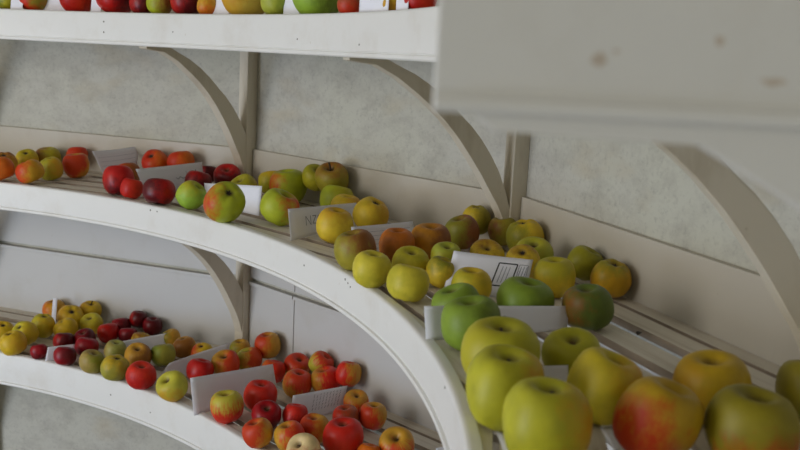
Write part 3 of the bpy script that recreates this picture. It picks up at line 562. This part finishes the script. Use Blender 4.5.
CARDS = [
 ([[-0.8445, 2.6801, 1.0562], [-0.7929, 2.7914, 1.0562], [-0.8045, 2.8643, 1.1444], [-0.8877, 2.683, 1.1428]], 0.012, 'lines', 'white curled paper card behind the large dark red apple on the middle shelf'),
 ([[-0.6659, 2.4459, 1.0562], [-0.5654, 2.6763, 1.0562], [-0.5778, 2.7034, 1.1244], [-0.6936, 2.4417, 1.1291]], 0.004, 'scrawl', 'white paper card with faint scrawl behind the glossy maroon apple'),
 ([[-0.4973, 2.3805, 1.0562], [-0.3403, 2.2423, 1.0562], [-0.3374, 2.2598, 1.1269], [-0.5081, 2.4043, 1.1066]], 0.0, None, 'blank white card behind the large green apple with red left cheek'),
 ([[-0.2282, 1.9569, 1.0562], [-0.0595, 2.2819, 1.0562], [-0.0668, 2.2974, 1.0981], [-0.2393, 1.9807, 1.1203]], 0.0, 'nzo', 'white card with faint upside-down writing behind the yellow apple, middle shelf'),
 ([[-0.0852, 1.8191, 1.0562], [0.0358, 1.9273, 1.0562], [0.0268, 1.9544, 1.1123], [-0.0969, 1.8443, 1.1131]], 0.003, 'lines', 'thin lined white card behind the orange russet apples'),
 ([[0.0795, 1.579, 1.0562], [0.2154, 1.5512, 1.0562], [0.2305, 1.5851, 1.1188], [0.0962, 1.6142, 1.1217]], 0.0, 'box', 'white card with printed black rectangle behind the yellow apple'),
 ([[0.0449, 1.2885, 1.0562], [0.2599, 1.3807, 1.0562], [0.2616, 1.3896, 1.0913], [0.0396, 1.2975, 1.1046]], 0.006, 'tick', 'long white card crossing behind the tall green apple'),
 ([[0.1824, 1.1046, 1.0562], [0.2181, 1.1204, 1.0562], [0.2166, 1.1252, 1.0843], [0.1808, 1.1098, 1.0863]], 0.0, None, 'small white card between two large yellow green apples at the front'),
 ([[-1.0794, 2.8584, 0.5679], [-1.0661, 2.8608, 0.5679], [-1.0606, 2.8664, 0.6543], [-1.0738, 2.864, 0.6542]], 0.0, None, 'white card seen edge on before the amber apple on the lower shelf'),
 ([[-0.9663, 2.5101, 0.5679], [-0.8964, 2.5656, 0.5679], [-0.905, 2.5751, 0.6029], [-0.9644, 2.529, 0.6054]], 0.0, None, 'small folded white card between crimson apples on the lower shelf'),
 ([[-0.7936, 2.5728, 0.5679], [-0.6695, 2.6675, 0.5679], [-0.6699, 2.68, 0.6161], [-0.7754, 2.5983, 0.6113]], 0.0, None, 'pointed white card leaning among tan and olive apples on lower shelf'),
 ([[-0.6285, 2.3797, 0.5679], [-0.4652, 2.5526, 0.5679], [-0.4667, 2.5702, 0.6299], [-0.6, 2.4237, 0.6127]], 0.004, None, 'long folded white card left of the plain red apple'),
 ([[-0.4766, 2.1736, 0.5679], [-0.3031, 2.3804, 0.5679], [-0.3188, 2.3951, 0.6339], [-0.4928, 2.1983, 0.655]], 0.0, None, 'big blank white card behind the tall red striped apple'),
 ([[-0.2399, 2.1472, 0.5679], [-0.1249, 2.2537, 0.5679], [-0.113, 2.2916, 0.6221], [-0.2384, 2.1795, 0.6304]], 0.004, 'rows', 'white card with rows of writing at the right of the lower shelf'),
 ([[0.1039, 1.9056, 0.5679], [0.1796, 1.9443, 0.5679], [0.1775, 1.9668, 0.6256], [0.1015, 1.9267, 0.6225]], 0.0, None, 'white card just showing at the bottom beside the middle shelf fascia'),
 ([[0.1198, 0.8913, 1.0562], [0.208, 0.8714, 1.0562], [0.2002, 0.9673, 1.0562], [0.115, 0.9704, 1.0562]], 0, None, 'white card lying flat under the largest front apple'),
 ([[0.2371, 0.9051, 1.0562], [0.2855, 0.9107, 1.0562], [0.2929, 1.0133, 1.0562], [0.2325, 0.9939, 1.0562]], 0, None, 'white card lying flat left of the red cheeked front apple'),
 ([[-1.0777, 2.6007, 1.5229], [-1.0408, 2.5895, 1.5229], [-1.0408, 2.6069, 1.5882], [-1.0777, 2.6181, 1.5882]], 0.0, None, 'narrow white card on the top shelf left of the orange red apple'),
 ([[-0.9957, 2.6171, 1.5229], [-0.92, 2.5877, 1.5229], [-0.92, 2.6051, 1.6012], [-0.9957, 2.6345, 1.6012]], 0.0, None, 'grey white card on the top shelf behind and between the first red apples'),
 ([[-0.8331, 2.5155, 1.5229], [-0.8023, 2.5013, 1.5229], [-0.8023, 2.5187, 1.5882], [-0.8331, 2.5329, 1.5882]], 0.0, None, 'narrow white card on the top shelf between the two widest red apples'),
 ([[-0.4705, 2.2808, 1.5229], [-0.4198, 2.2375, 1.5229], [-0.4198, 2.2549, 1.6012], [-0.4705, 2.2982, 1.6012]], 0.0, None, 'white card on the top shelf left of the wide straw yellow apple'),
 ([[-0.2749, 2.0895, 1.5229], [-0.2354, 2.0441, 1.5229], [-0.2354, 2.0615, 1.6012], [-0.2749, 2.1069, 1.6012]], 0.0, None, 'leaning white card on the top shelf between the two green apples'),
 ([[-0.0944, 1.7746, 1.5229], [-0.0386, 1.6685, 1.5229], [-0.0386, 1.6859, 1.6012], [-0.0944, 1.792, 1.6012]], 0.0, 'rows', 'white card with writing at the right of the top shelf'),
 ([[-0.0246, 1.6334, 1.5229], [-0.0043, 1.5901, 1.5229], [-0.0043, 1.6075, 1.5882], [-0.0246, 1.6508, 1.5882]], 0.0, None, 'narrow white card on the top shelf left of the last red apple'),
]

# ------------------------------------------------------------------ apples
COL = dict(BR=(150,105,50), CR=(226,206,160), DG=(100,112,52), DR=(92,18,26), G=(134,152,64), G1=(160,184,78), LG=(178,182,84), LG2=(168,168,100),
 M=(150,24,42), O=(214,128,40), O1=(196,128,48), OL=(140,138,52), OL1=(160,150,60), OL2=(150,140,48), OL3=(158,152,70), OY=(208,168,58), OY1=(200,150,52),
 OY3=(206,166,72), R=(186,40,30), R2=(214,66,48), R3=(158,30,40), RO=(204,72,36), RO2=(196,70,32), RO3=(214,74,48), RS=(138,92,52), RS2=(166,96,60), TAN=(172,152,96), TY=(206,184,96),
 Y=(214,186,58), Y1=(220,196,72), Y2=(196,162,46), Y3=(206,190,66), Y4=(194,168,48), YG=(184,176,60), YG1=(176,182,62), YG2=(160,156,52), YG3=(184,180,62), YG4=(192,164,54),
 YG5=(204,192,72), YG6=(196,190,84), YL=(216,204,84))
STRIPY = {'RO3', 'R2'}
def rich(c):
    m_ = max(c)
    return tuple(int(v*(v/m_)**.36*.97) for v in c)
def skin(base, blush, ldir, amt, seed, dark_top):
    m, nt, ln, b = newmat('apple_skin')
    tc = nt.new('ShaderNodeTexCoord').outputs['Object']
    mp = nt.new('ShaderNodeMapping'); mp.inputs['Location'].default_value = (seed*3.1 % 17, seed*1.7 % 13, seed*.9 % 11); ln.new(tc, mp.inputs['Vector'])
    v = mp.outputs[0]
    B, K = rich(COL[base]), rich(COL[blush])
    big = noise_node(nt, ln, 1.6, 3, v, .5)
    c = mix(nt, ln, ramp(nt, ln, big, [(.3, G(0)), (.7, G(1))]), srgb(tuple(int(x*.93) for x in B)), srgb(tuple(min(255, int(x*1.06)) for x in B)))
    # blush on one cheek, with streaks running from stalk to eye
    dp = nt.new('ShaderNodeVectorMath'); dp.operation = 'DOT_PRODUCT'; ln.new(tc, dp.inputs[0]); dp.inputs[1].default_value = ldir
    n2 = noise_node(nt, ln, 2.2, 4, v, .6)
    sep = nt.new('ShaderNodeSeparateXYZ'); ln.new(tc, sep.inputs[0])
    at = nt.new('ShaderNodeMath'); at.operation = 'ARCTAN2'; ln.new(sep.outputs[0], at.inputs[0]); ln.new(sep.outputs[1], at.inputs[1])
    cb = nt.new('ShaderNodeCombineXYZ'); ln.new(at.outputs[0], cb.inputs[0]); ln.new(sep.outputs[2], cb.inputs[1]); cb.inputs[2].default_value = seed
    st = noise_node(nt, ln, 5, 3, cb.outputs[0], .6, (2.2, .35, 1))
    def math_(op, a, b2):
        q = nt.new('ShaderNodeMath'); q.operation = op
        for s_, x in ((q.inputs[0], a), (q.inputs[1], b2)):
            if isinstance(x, (int, float)): s_.default_value = x
            else: ln.new(x, s_)
        return q.outputs[0]
    f = math_('ADD', dp.outputs['Value'], math_('MULTIPLY', math_('SUBTRACT', n2, .5), 1.6))
    f = math_('ADD', f, math_('MULTIPLY', math_('SUBTRACT', st, .5), 1.9 if blush in STRIPY or base in STRIPY else .5))
    thr = 1.05 - 1.55*amt
    f = ramp(nt, ln, math_('MULTIPLY', math_('ADD', math_('SUBTRACT', f, thr), 1.0), .5), [(.3, G(0)), (.72, G(.94))])
    c = mix(nt, ln, f, c, srgb(K))
    # pale dots and russet flecks
    sp = nt.new('ShaderNodeTexVoronoi'); sp.inputs['Scale'].default_value = 9; ln.new(v, sp.inputs['Vector'])
    c = mix(nt, ln, ramp(nt, ln, sp.outputs['Distance'], [(.06, G(.3)), (.11, G(0))]), c, srgb((196, 170, 110)))
    rn = noise_node(nt, ln, 3.2, 6, v, .75)
    c = mix(nt, ln, ramp(nt, ln, rn, [(.62, G(0)), (.76, G(.45))]), c, srgb((140, 104, 52)))
    # brown lining of the hollow at the stalk
    rr = nt.new('ShaderNodeVectorMath'); rr.operation = 'LENGTH'
    c2 = nt.new('ShaderNodeCombineXYZ'); ln.new(sep.outputs[0], c2.inputs[0]); ln.new(sep.outputs[1], c2.inputs[1]); ln.new(c2.outputs[0], rr.inputs[0])
    up_ = math_('GREATER_THAN', sep.outputs[2], 0.)
    hol = math_('MULTIPLY', ramp(nt, ln, math_('ADD', rr.outputs['Value'], math_('MULTIPLY', n2, .1)), [(.13, G(.95)), (.33, G(0))]), up_)
    c = mix(nt, ln, hol, c, srgb((92, 68, 34)))
    ln.new(c, b.inputs['Base Color'])
    b.inputs['Roughness'].default_value = .38 if base in ('DR', 'M', 'R', 'R2', 'R3') or blush in ('RO3',) else .46
    b.inputs['Subsurface Weight'].default_value = .06
    b.inputs['Subsurface Radius'].default_value = (.3, .12, .05)
    b.inputs['Subsurface Scale'].default_value = .02
    b.inputs['Specular IOR Level'].default_value = .3
    return m

PROF = [(0.0, .60), (.05, .585), (.10, .60), (.16, .67), (.24, .765), (.34, .845), (.46, .885), (.60, .865), (.74, .78), (.86, .63), (.945, .43), (.99, .20), (1.0, .02), (.985, -.17),
        (.94, -.36), (.87, -.53), (.77, -.67), (.64, -.785), (.50, -.85), (.37, -.87), (.27, -.845), (.19, -.79), (.13, -.74), (.07, -.71), (0.0, -.70)]
def apple_body(seed, ra, kind):
    """unit apple: radius 1, axis z; stalk hollow at the +z end, eye basin at the -z end"""
    rnd = random.Random(seed*7+3)
    NS_ = 34
    sharp = rnd.uniform(.0, .05); lob = rnd.uniform(.01, .035); ph = rnd.uniform(0, 6.28); lean = rnd.uniform(-.05, .05); con = rnd.uniform(-.03, .10)
    depth = rnd.uniform(.75, 1.1)
    flip = (kind == 'c')
    bm = bmesh.new(); rings = []
    n = len(PROF)
    for i, (r, z) in enumerate(PROF):
        if flip: 
            r, z = PROF[n-1-i]; z = -z*1.0
        zz = z*ra/.88*.94
        taper = 1 + con*(z if not flip else -z)*.5 if 0 < r < 1.01 else 1
        if i in (0, n-1):
            rings.append([bm.verts.new((0, 0, zz))]); continue
        row = []
        for k in range(NS_):
            a = 2*math.pi*k/NS_
            lobe = lob*math.cos(5*a+ph)*max(0, -z if not flip else z)*1.3 + sharp*math.cos(2*a+ph*1.7) + .015*math.sin(3*a+ph*.4)
            rr = r*taper*(1+lobe)
            x, y = rr*math.cos(a), rr*math.sin(a)
            nz = noise.noise(Vector((x, y, zz))*1.3 + Vector((seed, seed*.37, 0)))*.035
            zf = zz + (lean*x) + lob*1.6*math.cos(5*a+ph)*(1 if r > .25 and r < .75 and (zz < 0) != flip else 0)*.6
            row.append(bm.verts.new((x*(1+nz), y*(1+nz), zf*(1+nz))))
        rings.append(row)
    for i in range(n-1):
        A_, B_ = rings[i], rings[i+1]
        for k in range(NS_):
            j = (k+1) % NS_
            if len(A_) == 1: bm.faces.new([A_[0], B_[k], B_[j]])
            elif len(B_) == 1: bm.faces.new([A_[k], B_[0], A_[j]])
            else: bm.faces.new([A_[k], B_[k], B_[j], A_[j]])
    bmesh.ops.recalc_face_normals(bm, faces=bm.faces)
    me = bpy.data.meshes.new('apple'); bm.to_mesh(me); bm.free()
    me.polygons.foreach_set('use_smooth', [True]*len(me.polygons))
    return me

def stalk_mesh(seed, long_):
    rnd = random.Random(seed)
    bm = bmesh.new(); h = (.62 if long_ else rnd.uniform(.08, .2)); lx, ly = rnd.uniform(-.12, .12), rnd.uniform(-.12, .12)
    rows = []
    for i in range(6):
        f = i/5; r = (.035 if not long_ else .06)*(1.25 - .5*f + (.5 if i == 5 else 0))
        rows.append([bm.verts.new((lx*f*f + r*math.cos(a*math.pi/4), ly*f*f + r*math.sin(a*math.pi/4), .54 + h*f)) for a in range(8)])
    for i in range(5):
        for a in range(8):
            b = (a+1) % 8; bm.faces.new([rows[i][a], rows[i][b], rows[i+1][b], rows[i+1][a]])
    bm.faces.new(rows[0][::-1]); bm.faces.new(rows[5])
    me = bpy.data.meshes.new('stem'); bm.to_mesh(me); bm.free(); return me
def calyx_mesh(seed, s=1):
    """five dry sepals round a dark eye, on the + side (s=1) or the - side"""
    rnd = random.Random(seed); bm = bmesh.new()
    z0 = .70
    c = bm.verts.new((0, 0, (z0+.03)*s))
    ring_ = []
    for a in range(10):
        an = a*math.pi/5; r = (.17 if a % 2 == 0 else .085)*rnd.uniform(.85, 1.2)
        ring_.append(bm.verts.new((r*math.cos(an), r*math.sin(an), (z0 + (.10 if a % 2 == 0 else .05))*s)))
    low = bm.verts.new((0, 0, (z0-.05)*s))
    for a in range(10):
        bm.faces.new([c, ring_[a], ring_[(a+1) % 10]]); bm.faces.new([low, ring_[(a+1) % 10], ring_[a]])
    bmesh.ops.recalc_face_normals(bm, faces=bm.faces)
    me = bpy.data.meshes.new('calyx'); bm.to_mesh(me); bm.free(); return me

ZS = {'m': -.45-.0035, 'l': -1.0112-.0035, 't': .0863-.0035}
GROUP = {'m': 'apples set out on the middle shelf', 'l': 'apples set out on the lowest shelf', 't': 'apples set out on the top shelf'}
for i, (tier, x, y, el, r, ra, ax, base, blush, bd, amt, kind, lab) in enumerate(APPLES):
    me = apple_body(i+1, ra, kind)
    o = bpy.data.objects.new('apple', me); C.objects.link(o)
    ax = Vector(ax).normalized()
    q = Vector((0, 0, 1)).rotation_difference(ax)
    R_ = q.to_matrix() @ Matrix.Rotation(i*2.399, 3, 'Z')
    # normalise the widest radius to r, then let the lowest point touch the shelf
    s = r/1.0
    lowest = min((R_ @ v.co).z for v in me.vertices)*s
    o.matrix_world = Matrix.Translation((x, y, ZS[tier]*S + EYE - lowest + el)) @ R_.to_4x4() @ Matrix.Scale(s, 4)
    ld = R_.transposed() @ Vector(bd).normalized()
    me.materials.append(skin(base, blush, ld, amt, i*.618+1, kind))
    tag(o, lab, 'apple', GROUP[tier])
    zf = ra/.88*.94
    if kind == 'c':
        c = bpy.data.objects.new('calyx', calyx_mesh(i)); c.data.materials.append(MCALYX); C.objects.link(c); c.parent = o; c.scale = (1, 1, zf)
    else:
        c = bpy.data.objects.new('stem', stalk_mesh(i, kind == 'k')); c.data.materials.append(MSTEM); C.objects.link(c); c.parent = o; c.scale = (1, 1, zf)

# ------------------------------------------------------------------ cards
def card(quad, curl, marks, lab, i):
    BL, BR, TR, TL = [Vector(v) for v in quad]
    base = (BL+BR)/2
    n = (BR-BL).cross(TL-BL).normalized()
    if n.y > 0: n = -n                      # towards the room
    rnd = random.Random(i*5+1)
    nu, nv = 14, 8
    wv = rnd.uniform(.0005, .0015)
    def S_(u, v, off=0):
        p = (BL*(1-u)+BR*u)*(1-v) + (TL*(1-u)+TR*u)*v
        b = curl*S*math.sin(math.pi*u)*(.4+.6*v) + wv*math.sin(5*u+i)*v
        return p - n*b + n*off - base
    bm = bmesh.new()
    g = [[bm.verts.new(S_(a/nu, b/nv)) for a in range(nu+1)] for b in range(nv+1)]
    for b in range(nv):
        for a in range(nu):
            bm.faces.new([g[b][a], g[b][a+1], g[b+1][a+1], g[b+1][a]])
    me = bpy.data.meshes.new('paper_card'); bm.to_mesh(me); bm.free()
    me.polygons.foreach_set('use_smooth', [True]*len(me.polygons))
    me.materials.append(MPAPER)
    o = bpy.data.objects.new('paper_card', me); C.objects.link(o); o.location = base
    m = o.modifiers.new('thickness', 'SOLIDIFY'); m.thickness = .0004; m.offset = 0
    tag(o, lab, 'card', 'paper cards among the apples')
    def strokes(name, lines, w, mat):
        bm = bmesh.new()
        for ln_ in lines:
            for (u0, v0), (u1, v1) in zip(ln_, ln_[1:]):
                N = max(1, int(max(abs(u1-u0)*nu, abs(v1-v0)*nv)*1.5))
                for s in range(N):
                    a0, a1 = s/N, (s+1)/N
                    A_ = S_(u0+(u1-u0)*a0, v0+(v1-v0)*a0, .0006); B_ = S_(u0+(u1-u0)*a1, v0+(v1-v0)*a1, .0006)
                    t = (B_-A_)
                    if t.length < 1e-7: continue
                    sd = t.normalized().cross(n)*w/2
                    bm.faces.new([bm.verts.new(q_) for q_ in (A_-sd, B_-sd, B_+sd, A_+sd)])
        me = bpy.data.meshes.new(name); bm.to_mesh(me); bm.free(); me.materials.append(mat)
        c = bpy.data.objects.new(name, me); C.objects.link(c); c.parent = o
    if marks == 'lines':
        strokes('ruled_lines', [[(.08, v), (.94, v+.01)] for v in (.22, .36, .50, .64, .78)], .0006, MBLUE)
    if marks == 'box':
        strokes('printed_frame', [[(.56, .28), (.60, .84), (.83, .84), (.79, .28), (.56, .28)]], .0022, MINK)
        L = []
        for u in (.645, .69, .735): 
            L.append([(u-.02, .36), (u+.012, .76)])
        for u in (.87, .905, .94): L.append([(u-.02, .36), (u+.012, .80)])
        L.append([(.835, .30), (.855, .84), (.965, .84), (.955, .34)])
        strokes('printed_text', L, .0010, MPENCIL)
    if marks == 'nzo':
        L = [[(.17, .38), (.17, .70), (.22, .38), (.22, .70)],
             [(.24, .68), (.28, .68), (.24, .42), (.28, .40)],
             [(.30, .44), (.30, .66), (.34, .68), (.345, .44), (.30, .44)]]
        strokes('handwriting', L, .0018, MPENCIL)
    if marks == 'scrawl':
        L = [[(.55, .52), (.58, .46), (.62, .54), (.66, .46), (.70, .50)], [(.72, .72), (.76, .42), (.80, .70)], [(.83, .40), (.88, .74), (.92, .42)], [(.85, .55), (.91, .55)]]
        strokes('handwriting', L, .0018, MPENCIL)
    if marks == 'tick':
        L = [[(.53, .62), (.545, .36), (.55, .66)], [(.57, .62), (.575, .40)], [(.60, .60), (.60, .38)]]
        strokes('handwriting', L, .0012, MPENCIL)
    if marks == 'rows':
        L = []
        for k in range(9):
            u = .40 + k*.06
            y = .30; 
            while y < .86:
                l_ = rnd.uniform(.05, .16); L.append([(u+rnd.uniform(-.006, .006), y), (u+.012, min(.88, y+l_))]); y += l_+.035
        strokes('printed_text', L, .0010, MPENCIL)
    return o
for i, (quad, curl, marks, lab) in enumerate(CARDS):
    card(quad, curl, marks, lab, i)


# small dead leaf lying on the slats
lx, ly, lz = .4235*S, 1.585*S, -.4535*S + EYE
mb = MB()
prof = [(-.010, 0), (-.006, .0045), (0, .006), (.006, .004), (.011, 0), (.006, -.004), (0, -.0055), (-.006, -.004)]
mb.prism([Vector((lx + a*.45 - b*.6, ly + a*.8 + b*.5, lz + .0006 + abs(b)*.45)) for a, b in prof], (0, 0, .0005))
leaf = mb.build('dead_leaf', MCALYX)
tag(leaf, 'small dead brown leaf lying on the bare slats of the middle shelf', 'leaf')
